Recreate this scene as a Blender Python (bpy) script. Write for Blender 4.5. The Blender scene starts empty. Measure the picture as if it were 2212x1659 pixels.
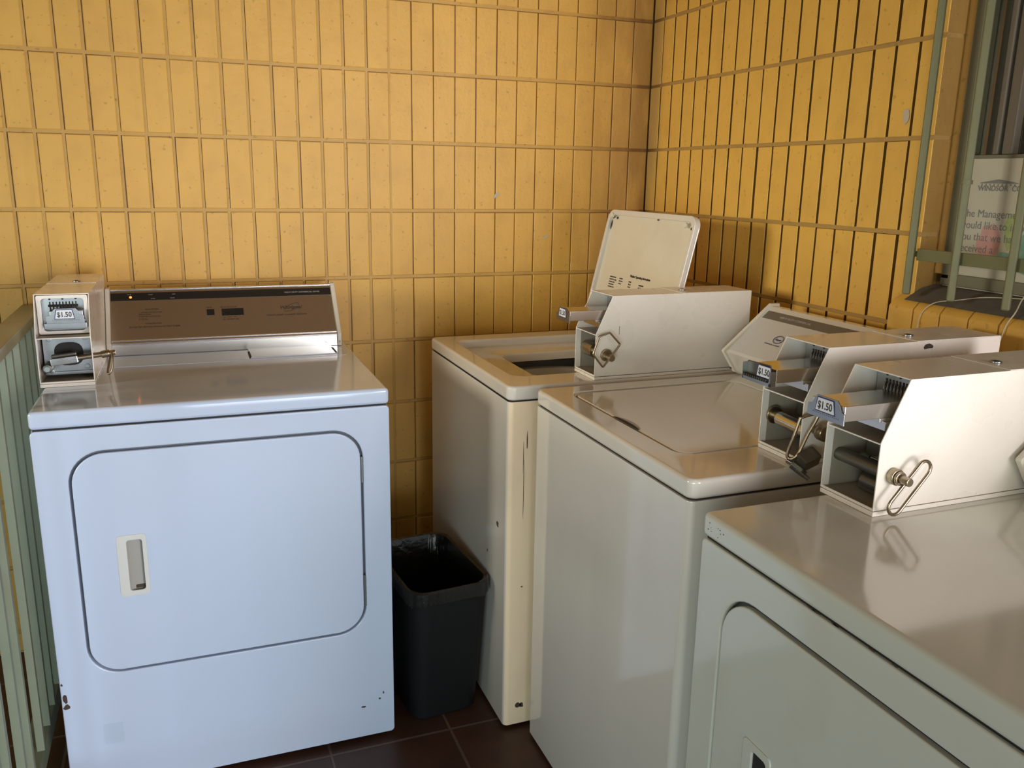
import bpy, bmesh, math, random
from mathutils import Vector, Matrix, Euler
random.seed(7)
S = bpy.context.scene
C = S.collection
PI = math.pi

# ------------------------------------------------------------------ camera
FPX, IMW = 1837.56, 2212.0
cx, cy, cz, yaw, pit, rol = -1.50714, -2.62514, 1.38836, 0.373695, -0.237267, 0.017415
fw = Vector((math.sin(yaw)*math.cos(pit), math.cos(yaw)*math.cos(pit), math.sin(pit)))
rt = fw.cross(Vector((0, 0, 1))).normalized()
up = rt.cross(fw)
r2 = rt*math.cos(rol) + up*math.sin(rol)
u2 = up*math.cos(rol) - rt*math.sin(rol)
cam = bpy.data.objects.new('camera', bpy.data.cameras.new('camera'))
C.objects.link(cam)
cam.matrix_world = Matrix(((r2.x, u2.x, -fw.x, cx), (r2.y, u2.y, -fw.y, cy), (r2.z, u2.z, -fw.z, cz), (0, 0, 0, 1)))
cam.data.sensor_width = 36.0
cam.data.lens = 36.0*FPX/IMW
cam.data.clip_start = 0.05
S.camera = cam

# ------------------------------------------------------------------ world, lights, exposure
S.view_settings.view_transform = 'Standard'
S.view_settings.look = 'None'
S.view_settings.gamma = 1.0
S.view_settings.use_curve_mapping = False
S.view_settings.exposure = 0.0
W = bpy.data.worlds.new('world'); S.world = W
W.use_nodes = True
bg = W.node_tree.nodes['Background']
bg.inputs[0].default_value = (1.0, 0.86, 0.66, 1)
bg.inputs[1].default_value = 0.14

def area(name, loc, target, sx, sy, power, col, spread=PI):
    l = bpy.data.lights.new(name, 'AREA'); l.shape = 'RECTANGLE'
    l.size, l.size_y, l.energy, l.color, l.spread = sx, sy, power, col, spread
    o = bpy.data.objects.new(name, l); C.objects.link(o)
    o.location = loc
    o.rotation_euler = (Vector(target)-Vector(loc)).to_track_quat('-Z', 'Y').to_euler()
    return o
# daylight reaching in through the doorway behind, over the open railing side, and from the sky at the back, plus added fills
area('doorway_daylight', (0.15, -4.6, 1.0), (-0.6, -0.4, 1.0), 1.0, 1.8, 92, (1.0, 0.93, 1.0))
area('near_rear_fill', (-0.1, -3.6, 1.1), (-0.5, -0.4, 1.2), 0.7, 1.4, 2.0, (0.9, 0.95, 1.0), 1.2)  # unseen fill added to brighten the right-hand row
area('rear_daylight', (-0.6, -4.0, 0.9), (-0.7, -0.4, 0.7), 1.0, 1.4, 9, (1.0, 1.0, 0.8))
area('low_rear_fill', (-1.1, -4.3, 0.5), (-1.3, -0.7, 0.3), 1.0, 0.8, 2.3, (0.74, 0.82, 1.0), 0.9)  # unseen fill added for the left dryer's lower front
area('open_side_daylight', (-4.0, -1.15, 1.6), (-0.3, -0.55, 1.2), 0.7, 0.5, 4.3, (1.0, 0.93, 0.80), 0.8)
area('back_sky_daylight', (-3.4, -4.4, 0.7), (-1.0, -0.7, 0.2), 1.4, 1.1, 12, (0.76, 0.96, 1.0), 1.4)
area('side_rear_fill', (-1.9, -3.4, 1.3), (-0.1, -0.6, 1.2), 0.8, 1.0, 0.9, (1.0, 0.95, 0.9), 1.05)  # unseen fill added to lift the right wall and coin box sides

# ------------------------------------------------------------------ materials
def mat(name, col, rough=0.5, metal=0.0, coat=0.0, spec=0.5, var=0.0, vscale=20, bump=0.0, bscale=60, dirt=None, dscale=6, damt=0.3, rvar=0.0):
    m = bpy.data.materials.new(name); m.use_nodes = True
    nt = m.node_tree; b = nt.nodes['Principled BSDF']
    b.inputs['Base Color'].default_value = (*col, 1)
    b.inputs['Roughness'].default_value = rough
    b.inputs['Metallic'].default_value = metal
    b.inputs['Coat Weight'].default_value = coat
    b.inputs['Coat Roughness'].default_value = 0.08
    b.inputs['Specular IOR Level'].default_value = spec
    tc = nt.nodes.new('ShaderNodeTexCoord')
    last = None
    def noise(scale, detail=4):
        n = nt.nodes.new('ShaderNodeTexNoise'); n.inputs['Scale'].default_value = scale; n.inputs['Detail'].default_value = detail
        nt.links.new(tc.outputs['Object'], n.inputs['Vector']); return n
    if var > 0:
        n = noise(vscale)
        mx = nt.nodes.new('ShaderNodeMix'); mx.data_type = 'RGBA'
        mx.inputs[6].default_value = (*[c*(1-var) for c in col], 1); mx.inputs[7].default_value = (*[min(1, c*(1+var)) for c in col], 1)
        nt.links.new(n.outputs['Fac'], mx.inputs[0]); last = mx.outputs[2]
    if dirt:
        n = noise(dscale, 8)
        r = nt.nodes.new('ShaderNodeValToRGB'); r.color_ramp.elements[0].position = 0.52; r.color_ramp.elements[1].position = 0.78
        nt.links.new(n.outputs['Fac'], r.inputs[0])
        ml = nt.nodes.new('ShaderNodeMath'); ml.operation = 'MULTIPLY'; ml.inputs[1].default_value = damt
        nt.links.new(r.outputs[0], ml.inputs[0])
        mx = nt.nodes.new('ShaderNodeMix'); mx.data_type = 'RGBA'
        if last: nt.links.new(last, mx.inputs[6])
        else: mx.inputs[6].default_value = (*col, 1)
        mx.inputs[7].default_value = (*dirt, 1)
        nt.links.new(ml.outputs[0], mx.inputs[0]); last = mx.outputs[2]
    if last: nt.links.new(last, b.inputs['Base Color'])
    if rvar > 0:
        n = noise(9, 6); mr = nt.nodes.new('ShaderNodeMapRange')
        mr.inputs[3].default_value = max(0.02, rough-rvar); mr.inputs[4].default_value = rough+rvar
        nt.links.new(n.outputs['Fac'], mr.inputs[0]); nt.links.new(mr.outputs[0], b.inputs['Roughness'])
    if bump > 0:
        n = noise(bscale, 6); bp = nt.nodes.new('ShaderNodeBump'); bp.inputs['Strength'].default_value = bump; bp.inputs['Distance'].default_value = 0.002
        nt.links.new(n.outputs['Fac'], bp.inputs['Height']); nt.links.new(bp.outputs[0], b.inputs['Normal'])
    return m

def wall_mat(name, axis, base, stain, mort=False):
    """glossy-ish yellow paint over brick, browned and grimy within ~25 cm of the room corner"""
    m = bpy.data.materials.new(name); m.use_nodes = True
    nt = m.node_tree; b = nt.nodes['Principled BSDF']; L = nt.links.new
    b.inputs['Roughness'].default_value = 0.5
    tc = nt.nodes.new('ShaderNodeTexCoord')
    def noise(s, d=5, mapsc=None):
        n = nt.nodes.new('ShaderNodeTexNoise'); n.inputs['Scale'].default_value = s; n.inputs['Detail'].default_value = d
        if mapsc:
            mp = nt.nodes.new('ShaderNodeMapping'); mp.inputs['Scale'].default_value = mapsc
            L(tc.outputs['Object'], mp.inputs[0]); L(mp.outputs[0], n.inputs['Vector'])
        else: L(tc.outputs['Object'], n.inputs['Vector'])
        return n
    def mix(a, bcol, fac):
        x = nt.nodes.new('ShaderNodeMix'); x.data_type = 'RGBA'
        if isinstance(a, tuple): x.inputs[6].default_value = (*a, 1)
        else: L(a, x.inputs[6])
        x.inputs[7].default_value = (*bcol, 1); L(fac, x.inputs[0]); return x.outputs[2]
    def math_(op, a, v=None, bb=None):
        x = nt.nodes.new('ShaderNodeMath'); x.operation = op
        if hasattr(a, 'links'): L(a, x.inputs[0])
        else: x.inputs[0].default_value = a
        if bb is not None: L(bb, x.inputs[1])
        elif v is not None: x.inputs[1].default_value = v
        return x.outputs[0]
    n1 = noise(5, 4)
    col = mix(base, (base[0]*0.80, base[1]*0.78, base[2]*0.80), n1.outputs['Fac'])
    n5 = noise(14, 8); r5 = nt.nodes.new('ShaderNodeValToRGB'); r5.color_ramp.elements[0].position = 0.50; r5.color_ramp.elements[1].position = 0.72
    L(n5.outputs['Fac'], r5.inputs[0]); col = mix(col, (base[0]*0.74, base[1]*0.70, base[2]*0.75), math_('MULTIPLY', r5.outputs[0], 0.45))
    # specks
    n2 = noise(70, 3); r = nt.nodes.new('ShaderNodeValToRGB'); r.color_ramp.elements[0].position = 0.64; r.color_ramp.elements[1].position = 0.71
    L(n2.outputs['Fac'], r.inputs[0]); col = mix(col, tuple(c*0.62 for c in base), math_('MULTIPLY', r.outputs[0], 0.9))
    # corner grime
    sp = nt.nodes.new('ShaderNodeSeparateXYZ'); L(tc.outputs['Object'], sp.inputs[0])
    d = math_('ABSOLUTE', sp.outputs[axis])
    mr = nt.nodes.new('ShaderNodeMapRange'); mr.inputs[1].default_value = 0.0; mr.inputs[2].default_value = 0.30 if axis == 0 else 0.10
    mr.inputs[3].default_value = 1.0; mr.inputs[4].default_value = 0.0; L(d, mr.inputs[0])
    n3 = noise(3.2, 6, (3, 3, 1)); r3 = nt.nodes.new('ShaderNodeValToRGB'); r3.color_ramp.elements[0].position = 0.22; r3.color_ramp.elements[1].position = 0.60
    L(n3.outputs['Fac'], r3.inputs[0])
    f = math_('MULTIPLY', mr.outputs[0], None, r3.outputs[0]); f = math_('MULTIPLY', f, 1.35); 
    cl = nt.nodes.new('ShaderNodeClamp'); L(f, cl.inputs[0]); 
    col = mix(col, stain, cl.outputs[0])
    # faint streaks low down
    n4 = noise(2.2, 6, (9, 9, 0.8)); r4 = nt.nodes.new('ShaderNodeValToRGB'); r4.color_ramp.elements[0].position = 0.58; r4.color_ramp.elements[1].position = 0.80
    L(n4.outputs['Fac'], r4.inputs[0]); col = mix(col, tuple(c*0.7 for c in base), math_('MULTIPLY', r4.outputs[0], 0.5))
    L(col, b.inputs['Base Color'])
    nb = noise(55, 8); bp = nt.nodes.new('ShaderNodeBump'); bp.inputs['Strength'].default_value = 0.55; bp.inputs['Distance'].default_value = 0.0020
    L(nb.outputs['Fac'], bp.inputs['Height']); L(bp.outputs[0], b.inputs['Normal'])
    return m

YEL = (0.79, 0.458, 0.085)
YELR = (0.79, 0.47, 0.088)
M = {}
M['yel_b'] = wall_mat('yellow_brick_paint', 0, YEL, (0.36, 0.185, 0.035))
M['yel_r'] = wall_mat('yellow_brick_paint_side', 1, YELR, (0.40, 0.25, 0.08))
M['bed_r'] = wall_mat('yellow_bed_joint', 1, (0.46, 0.28, 0.08), (0.14, 0.07, 0.015))
M['reveal'] = wall_mat('dark_reveal_paint', 1, (0.40, 0.225, 0.05), (0.2, 0.1, 0.02))  # reveal and jamb colour, darker and browner than the wall
M['gap_shade'] = mat('door_gap_shade', (0.15, 0.165, 0.19), 0.6)
M['bed_b'] = wall_mat('yellow_bed', 0, (0.62, 0.365, 0.08), (0.16, 0.065, 0.012))
M['mort_b'] = wall_mat('yellow_mortar', 0, (0.20, 0.095, 0.015), (0.13, 0.05, 0.01))
M['mort_r'] = wall_mat('yellow_mortar_side', 1, (0.20, 0.10, 0.015), (0.09, 0.05, 0.01))
M['enamel_cool'] = mat('white_enamel', (0.57, 0.675, 0.84), 0.10, coat=0.6, dirt=(0.62, 0.60, 0.56), dscale=3, damt=0.15, rvar=0.05)
M['enamel_warm'] = mat('ageing_white_enamel', (0.66, 0.62, 0.54), 0.10, coat=0.6, dirt=(0.52, 0.46, 0.36), dscale=4, damt=0.25, rvar=0.05)
M['enamel_tan'] = mat('yellowed_body_enamel', (0.88, 0.70, 0.47), 0.20, coat=0.35, dirt=(0.42, 0.30, 0.18), dscale=4, damt=0.3, rvar=0.05)
M['enamel_dull'] = mat('scuffed_almond_enamel', (0.59, 0.59, 0.50), 0.13, coat=0.5, dirt=(0.44, 0.38, 0.29), dscale=5, damt=0.35, rvar=0.05)
M['box_paint'] = mat('cream_powder_paint', (0.80, 0.745, 0.65), 0.28, coat=0.2, dirt=(0.50, 0.42, 0.30), dscale=7, damt=0.18, rvar=0.06)
M['box_inner'] = mat('dark_inner_paint', (0.32, 0.275, 0.205), 0.45, dirt=(0.10, 0.075, 0.05), dscale=9, damt=0.6)  # inner coin box faces, coloured darker than the outside
M['lid_inner'] = mat('lid_underside_enamel', (0.68, 0.63, 0.50), 0.30, coat=0.2, dirt=(0.42, 0.36, 0.26), dscale=5, damt=0.3)
M['cream'] = mat('cream_plastic', (0.68, 0.64, 0.53), 0.38, var=0.06)
M['cream_dark'] = mat('grey_plastic', (0.36, 0.35, 0.31), 0.45)
M['steel'] = mat('brushed_steel', (0.66, 0.62, 0.57), 0.25, metal=1.0)
M['chrome'] = mat('chrome', (0.70, 0.70, 0.70), 0.20, metal=1.0)
M['zinc'] = mat('zinc_plate', (0.37, 0.38, 0.38), 0.30, metal=1.0, var=0.16, vscale=40)
M['brass'] = mat('tarnished_steel_wire', (0.36, 0.30, 0.21), 0.33, metal=1.0, var=0.2, vscale=60)
M['darkmetal'] = mat('dark_metal', (0.15, 0.14, 0.115), 0.36, metal=0.8)
M['black'] = mat('black_gap', (0.012, 0.010, 0.008), 0.7)
M['strip'] = mat('black_gloss_strip', (0.02, 0.018, 0.015), 0.25)
M['panel'] = mat('light_grey_console_face', (0.56, 0.54, 0.49), 0.35)
M['panelstrip'] = mat('taupe_console_stripe', (0.14, 0.125, 0.10), 0.4)
M['ink'] = mat('dark_ink', (0.045, 0.035, 0.028), 0.6)
M['inkw'] = mat('pale_ink', (0.42, 0.40, 0.38), 0.6)
M['navy'] = mat('navy_ink', (0.025, 0.03, 0.12), 0.5)
M['label'] = mat('white_label', (0.74, 0.76, 0.80), 0.5)
M['rust'] = mat('rusted_chip', (0.06, 0.038, 0.026), 0.8, var=0.4, vscale=300)
M['red_led'] = mat('lit_indicator', (1.0, 0.25, 0.05), 0.4)
b_ = M['red_led'].node_tree.nodes['Principled BSDF']; b_.inputs['Emission Color'].default_value = (1.0, 0.16, 0.03, 1); b_.inputs['Emission Strength'].default_value = 3.5
M['green'] = mat('sage_green_paint', (0.18, 0.205, 0.14), 0.5, var=0.12, vscale=14, dirt=(0.20, 0.17, 0.10), dscale=8, damt=0.35)
M['greenbar'] = mat('sage_green_bar_paint', (0.16, 0.155, 0.068), 0.5, var=0.1, vscale=30)
M['cap'] = mat('weathered_rail_cap_paint', (0.27, 0.26, 0.17), 0.4, dirt=(0.25, 0.17, 0.09), dscale=6, damt=0.8)
M['bin'] = mat('black_bin_plastic', (0.005, 0.005, 0.0055), 0.6, spec=0.3)
M['bag'] = mat('black_bag_film', (0.010, 0.010, 0.010), 0.18, bump=1.0, bscale=38)
M['alu'] = mat('dull_aluminium', (0.15, 0.125, 0.09), 0.5)
M['wframe'] = mat('window_frame_paint', (0.17, 0.165, 0.10), 0.5, var=0.15, vscale=30)
M['silltop'] = mat('dusty_sill', (0.11, 0.098, 0.075), 0.8, var=0.3, vscale=30)
M['paper'] = mat('yellowed_paper', (0.50, 0.47, 0.36), 0.8, var=0.08, vscale=12)
M['papergrey'] = mat('paper_ink', (0.20, 0.20, 0.18), 0.8)
M['pink'] = mat('pink_print', (0.55, 0.30, 0.26), 0.8, var=0.2, vscale=60)
M['leaf'] = mat('green_print', (0.34, 0.42, 0.16), 0.8, var=0.3, vscale=60)
M['teal'] = mat('teal_print', (0.20, 0.36, 0.26), 0.8, var=0.3, vscale=60)
M['cordm'] = mat('pale_cord', (0.50, 0.43, 0.30), 0.7)
M['ceil'] = mat('tan_ceiling_paint', (0.36, 0.25, 0.13), 0.7)
M['tub'] = mat('tub_plastic', (0.70, 0.66, 0.58), 0.35)
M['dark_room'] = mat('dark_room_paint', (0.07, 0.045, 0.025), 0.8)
M['silver_paint'] = mat('silver_sticker', (0.50, 0.60, 0.74), 0.35)
M['handle'] = mat('pale_handle_plastic', (0.66, 0.68, 0.64), 0.35)

# glass that keeps its reflections and lets light pass
g = bpy.data.materials.new('window_glass'); g.use_nodes = True
nt = g.node_tree; nt.nodes.clear()
out = nt.nodes.new('ShaderNodeOutputMaterial'); mx = nt.nodes.new('ShaderNodeMixShader'); tr = nt.nodes.new('ShaderNodeBsdfTransparent'); gl = nt.nodes.new('ShaderNodeBsdfGlossy')
gl.inputs['Roughness'].default_value = 0.03; tr.inputs[0].default_value = (0.9, 0.9, 0.86, 1)
fr = nt.nodes.new('ShaderNodeFresnel'); fr.inputs[0].default_value = 1.5
nt.links.new(fr.outputs[0], mx.inputs[0]); nt.links.new(tr.outputs[0], mx.inputs[1]); nt.links.new(gl.outputs[0], mx.inputs[2]); nt.links.new(mx.outputs[0], out.inputs[0])
M['glass'] = g

# terracotta floor tiles
f = bpy.data.materials.new('dark_terracotta_tile'); f.use_nodes = True
nt = f.node_tree; b = nt.nodes['Principled BSDF']; tc = nt.nodes.new('ShaderNodeTexCoord'); mp = nt.nodes.new('ShaderNodeMapping')
mp.inputs['Location'].default_value = (0.937, 0.777, 0)
br = nt.nodes.new('ShaderNodeTexBrick'); br.offset = 0; br.offset_frequency = 1; br.squash = 1
br.inputs['Scale'].default_value = 1; br.inputs['Brick Width'].default_value = 0.305; br.inputs['Row Height'].default_value = 0.305
br.inputs['Mortar Size'].default_value = 0.004; br.inputs['Mortar Smooth'].default_value = 0.2
br.inputs['Color1'].default_value = (0.085, 0.034, 0.019, 1); br.inputs['Color2'].default_value = (0.065, 0.027, 0.016, 1); br.inputs['Mortar'].default_value = (0.15, 0.10, 0.07, 1)
nz = nt.nodes.new('ShaderNodeTexNoise'); nz.inputs['Scale'].default_value = 9; nz.inputs['Detail'].default_value = 7
m2 = nt.nodes.new('ShaderNodeMix'); m2.data_type = 'RGBA'; m2.blend_type = 'MULTIPLY'; m2.inputs[0].default_value = 0.7
L = nt.links.new
L(tc.outputs['Object'], mp.inputs[0]); L(mp.outputs[0], br.inputs[0]); L(tc.outputs['Object'], nz.inputs['Vector'])
L(br.outputs['Color'], m2.inputs[6]); rr = nt.nodes.new('ShaderNodeValToRGB'); rr.color_ramp.elements[0].position = 0.3; rr.color_ramp.elements[0].color = (0.5, 0.5, 0.5, 1); rr.color_ramp.elements[1].position = 0.7
L(nz.outputs['Fac'], rr.inputs[0]); L(rr.outputs[0], m2.inputs[7]); L(m2.outputs[2], b.inputs['Base Color'])
b.inputs['Roughness'].default_value = 0.45
bp = nt.nodes.new('ShaderNodeBump'); bp.inputs['Distance'].default_value = 0.003; bp.invert = True; L(br.outputs['Fac'], bp.inputs['Height']); L(bp.outputs[0], b.inputs['Normal'])
M['floor'] = f

# ------------------------------------------------------------------ mesh building
def rrect(x0, x1, z0, z1, r, n=6):
    """rounded rectangle, 4*(n+1) points, counter-clockwise from the lower right corner"""
    pts = []
    for (px, pz, a0) in ((x1-r, z0+r, -PI/2), (x1-r, z1-r, 0), (x0+r, z1-r, PI/2), (x0+r, z0+r, PI)):
        for i in range(n+1):
            a = a0 + PI/2*i/n
            pts.append((px + r*math.cos(a), pz + r*math.sin(a)))
    return pts

AX = {'x': lambda a, b, d: (d, a, b), 'y': lambda a, b, d: (a, d, b), 'z': lambda a, b, d: (a, b, d)}

class MB:
    def __init__(self): self.bm = bmesh.new()
    def add(self, t, mi=0):
        for f in t.faces: f.material_index = mi
        me = bpy.data.meshes.new('t'); t.to_mesh(me); t.free(); self.bm.from_mesh(me); bpy.data.meshes.remove(me); return self
    def bevel(self, t, w, seg=2, ang=30):
        if w > 0:
            es = [e for e in t.edges if len(e.link_faces) == 2 and e.calc_face_angle(0) > math.radians(ang)]
            bmesh.ops.bevel(t, geom=es, offset=w, segments=seg, profile=0.5, affect='EDGES', clamp_overlap=True)
    def box(self, x0, x1, y0, y1, z0, z1, bev=0, mi=0, seg=2, rot=None, piv=None):
        t = bmesh.new(); bmesh.ops.create_cube(t, size=1)
        for v in t.verts: v.co = Vector(((x0+x1)/2 + v.co.x*(x1-x0), (y0+y1)/2 + v.co.y*(y1-y0), (z0+z1)/2 + v.co.z*(z1-z0)))
        self.bevel(t, bev, seg)
        if rot is not None:
            p = Vector(piv) if piv else Vector(((x0+x1)/2, (y0+y1)/2, (z0+z1)/2))
            bmesh.ops.rotate(t, verts=t.verts, cent=p, matrix=Euler(rot).to_matrix())
        return self.add(t, mi)
    def prism(self, poly, axis, d0, d1, bev=0, mi=0, seg=2, xf=None):
        t = bmesh.new(); fn = AX[axis]
        a = [t.verts.new(fn(p[0], p[1], d0)) for p in poly]; b = [t.verts.new(fn(p[0], p[1], d1)) for p in poly]
        n = len(poly)
        t.faces.new(a); t.faces.new(b[::-1])
        for i in range(n): t.faces.new((a[i], b[i], b[(i+1) % n], a[(i+1) % n]))
        bmesh.ops.recalc_face_normals(t, faces=t.faces)
        self.bevel(t, bev, seg)
        if xf: bmesh.ops.transform(t, matrix=xf, verts=t.verts)
        return self.add(t, mi)
    def ring(self, outer, inner, axis, d0, d1, bev=0, mi=0, seg=2, xf=None):
        """plate with a hole; both loops have the same number of points"""
        t = bmesh.new(); fn = AX[axis]; n = len(outer)
        o0 = [t.verts.new(fn(*p, d0)) for p in outer]; o1 = [t.verts.new(fn(*p, d1)) for p in outer]
        i0 = [t.verts.new(fn(*p, d0)) for p in inner]; i1 = [t.verts.new(fn(*p, d1)) for p in inner]
        for i in range(n):
            j = (i+1) % n
            t.faces.new((o0[i], o0[j], i0[j], i0[i])); t.faces.new((o1[i], i1[i], i1[j], o1[j]))
            t.faces.new((o0[i], o1[i], o1[j], o0[j])); t.faces.new((i0[i], i0[j], i1[j], i1[i]))
        bmesh.ops.recalc_face_normals(t, faces=t.faces)
        self.bevel(t, bev, seg)
        if xf: bmesh.ops.transform(t, matrix=xf, verts=t.verts)
        return self.add(t, mi)
    def loft(self, loops, mi=0, cap0=True, cap1=True, closed=True):
        t = bmesh.new(); vs = [[t.verts.new(p) for p in lp] for lp in loops]; n = len(loops[0])
        for a, b in zip(vs, vs[1:]):
            for i in range(n if closed else n-1):
                j = (i+1) % n; t.faces.new((a[i], a[j], b[j], b[i]))
        if cap0: t.faces.new(vs[0][::-1])
        if cap1: t.faces.new(vs[-1])
        bmesh.ops.recalc_face_normals(t, faces=t.faces)
        return self.add(t, mi)
    def tube(self, pts, r, mi=0, closed=False, n=10, flat=1.0):
        pts = [Vector(p) for p in pts]; m = len(pts); loops = []
        prev = None
        for i, p in enumerate(pts):
            if closed: d = pts[(i+1) % m] - pts[i-1]
            else: d = pts[min(i+1, m-1)] - pts[max(i-1, 0)]
            d.normalize()
            if prev is None:
                u = d.orthogonal().normalized()
            else:
                u = (prev - d*prev.dot(d)).normalized()
            prev = u; v = d.cross(u)
            loops.append([p + u*r*math.cos(2*PI*k/n) + v*r*flat*math.sin(2*PI*k/n) for k in range(n)])
        if closed: loops.append(loops[0])
        t = bmesh.new(); vs = []
        for k, lp in enumerate(loops):
            vs.append(vs[0] if closed and k == len(loops)-1 else [t.verts.new(q) for q in lp])
        for a, b in zip(vs, vs[1:]):
            for i in range(n):
                j = (i+1) % n; t.faces.new((a[i], a[j], b[j], b[i]))
        if not closed: t.faces.new(vs[0][::-1]); t.faces.new(vs[-1])
        bmesh.ops.recalc_face_normals(t, faces=t.faces)
        return self.add(t, mi)
    def cyl(self, p0, p1, r, n=24, mi=0, bev=0):
        p0, p1 = Vector(p0), Vector(p1); t = bmesh.new()
        bmesh.ops.create_cone(t, cap_ends=True, segments=n, radius1=r, radius2=r, depth=(p1-p0).length)
        self.bevel(t, bev, 2, 50)
        q = (p1-p0).to_track_quat('Z', 'Y').to_matrix().to_4x4(); q.translation = (p0+p1)/2
        bmesh.ops.transform(t, matrix=q, verts=t.verts); return self.add(t, mi)
    def text(self, s, size, xf, mi=0, align='LEFT', ext=0.00015, shear=0.0, sx=1.0, bold=0.0):
        cu = bpy.data.curves.new('t', 'FONT'); cu.body = s; cu.size = size; cu.align_x = align; cu.extrude = ext; cu.shear = shear; cu.resolution_u = 3; cu.offset = bold
        o = bpy.data.objects.new('t', cu); me = bpy.data.meshes.new_from_object(o)
        t = bmesh.new(); t.from_mesh(me); bmesh.ops.transform(t, matrix=xf @ Matrix.Diagonal((sx, 1, 1, 1)), verts=t.verts)
        bpy.data.objects.remove(o); bpy.data.curves.remove(cu); bpy.data.meshes.remove(me)
        return self.add(t, mi)
    def blob(self, c, e1, e2, s1, s2, mi=0, n=9, jag=0.45, th=0.0002):
        c, e1, e2 = Vector(c), Vector(e1).normalized(), Vector(e2).normalized(); nn = e1.cross(e2)
        t = bmesh.new(); lo, hi = [], []
        for k in range(n):
            q = 1 - jag*random.random(); a = 2*PI*k/n; p = c + e1*s1*q*math.cos(a) + e2*s2*q*math.sin(a)
            lo.append(t.verts.new(p - nn*th)); hi.append(t.verts.new(p + nn*th))
        t.faces.new(lo); t.faces.new(hi[::-1])
        for i in range(n): t.faces.new((lo[i], hi[i], hi[(i+1) % n], lo[(i+1) % n]))
        bmesh.ops.recalc_face_normals(t, faces=t.faces)
        return self.add(t, mi)
    def obj(self, name, mats, parent=None, loc=None, rot=None, smooth=True):
        me = bpy.data.meshes.new(name); self.bm.to_mesh(me); self.bm.free()
        for m in (mats if isinstance(mats, (list, tuple)) else [mats]): me.materials.append(M[m] if isinstance(m, str) else m)
        if smooth:
            for p in me.polygons: p.use_smooth = True
            me.set_sharp_from_angle(angle=math.radians(40))
        o = bpy.data.objects.new(name, me); C.objects.link(o)
        if parent: o.parent = parent
        if loc: o.location = loc
        if rot: o.rotation_euler = rot
        if smooth:
            md = o.modifiers.new('wn', 'WEIGHTED_NORMAL'); md.keep_sharp = True
        return o

def thing(name, label, cat, loc=(0, 0, 0), rz=0.0, group=None):
    o = bpy.data.objects.new(name, None); C.objects.link(o); o.empty_display_size = 0.05
    o.location = loc; o.rotation_euler = (0, 0, rz); o['label'] = label; o['category'] = cat
    if group: o['group'] = group
    return o
def tag(o, label, cat, group=None):
    o['label'] = label; o['category'] = cat
    if group: o['group'] = group
    return o
def struct(o): o['kind'] = 'structure'; return o
def lab(o, l): o['label'] = l; return o
def frame(o, ex, ey):
    """matrix whose local x / y axes run along ex / ey (for lettering lying on a surface)"""
    ex, ey = Vector(ex).normalized(), Vector(ey).normalized(); ez = ex.cross(ey)
    return Matrix(((ex.x, ey.x, ez.x, o[0]), (ex.y, ey.y, ez.y, o[1]), (ex.z, ey.z, ez.z, o[2]), (0, 0, 0, 1)))

# ------------------------------------------------------------------ room shell
PB, OB, PR, ORR, Z0, RH = 0.06791, 0.00317, 0.06662, 0.00206, 1.6916, 0.2032
ZT = Z0 + 4*RH   # wall top
def brick(bm, a0, a1, z0, z1, face, back, ax, ins, tilt=0.0, mi=0, smi=0):
    """one painted brick standing proud of the mortar; a = coordinate along the wall"""
    fn = (lambda a, d, z: (a, d, z)) if ax == 'y' else (lambda a, d, z: (d, a, z))
    def q(i, d): return [bm.verts.new(fn(*p)) for p in ((a0+i, d, z0+i), (a1-i, d, z0+i), (a1-i, d, z1-i), (a0+i, d, z1-i))]
    b = q(0, back); m = q(0, face+ins*0.9); f_ = q(ins, face)
    for s in (f_[0], f_[3]):
        if ax == 'y': s.co.y += tilt
        else: s.co.x += tilt
    fs = [bm.faces.new(f_)]
    for A, B in ((b, m), (m, f_)):
        for i in range(4): fs.append(bm.faces.new((A[i], A[(i+1) % 4], B[(i+1) % 4], B[i])))
    for f in fs: f.material_index = mi
    for f in fs[1:5]: f.material_index = smi
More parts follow.
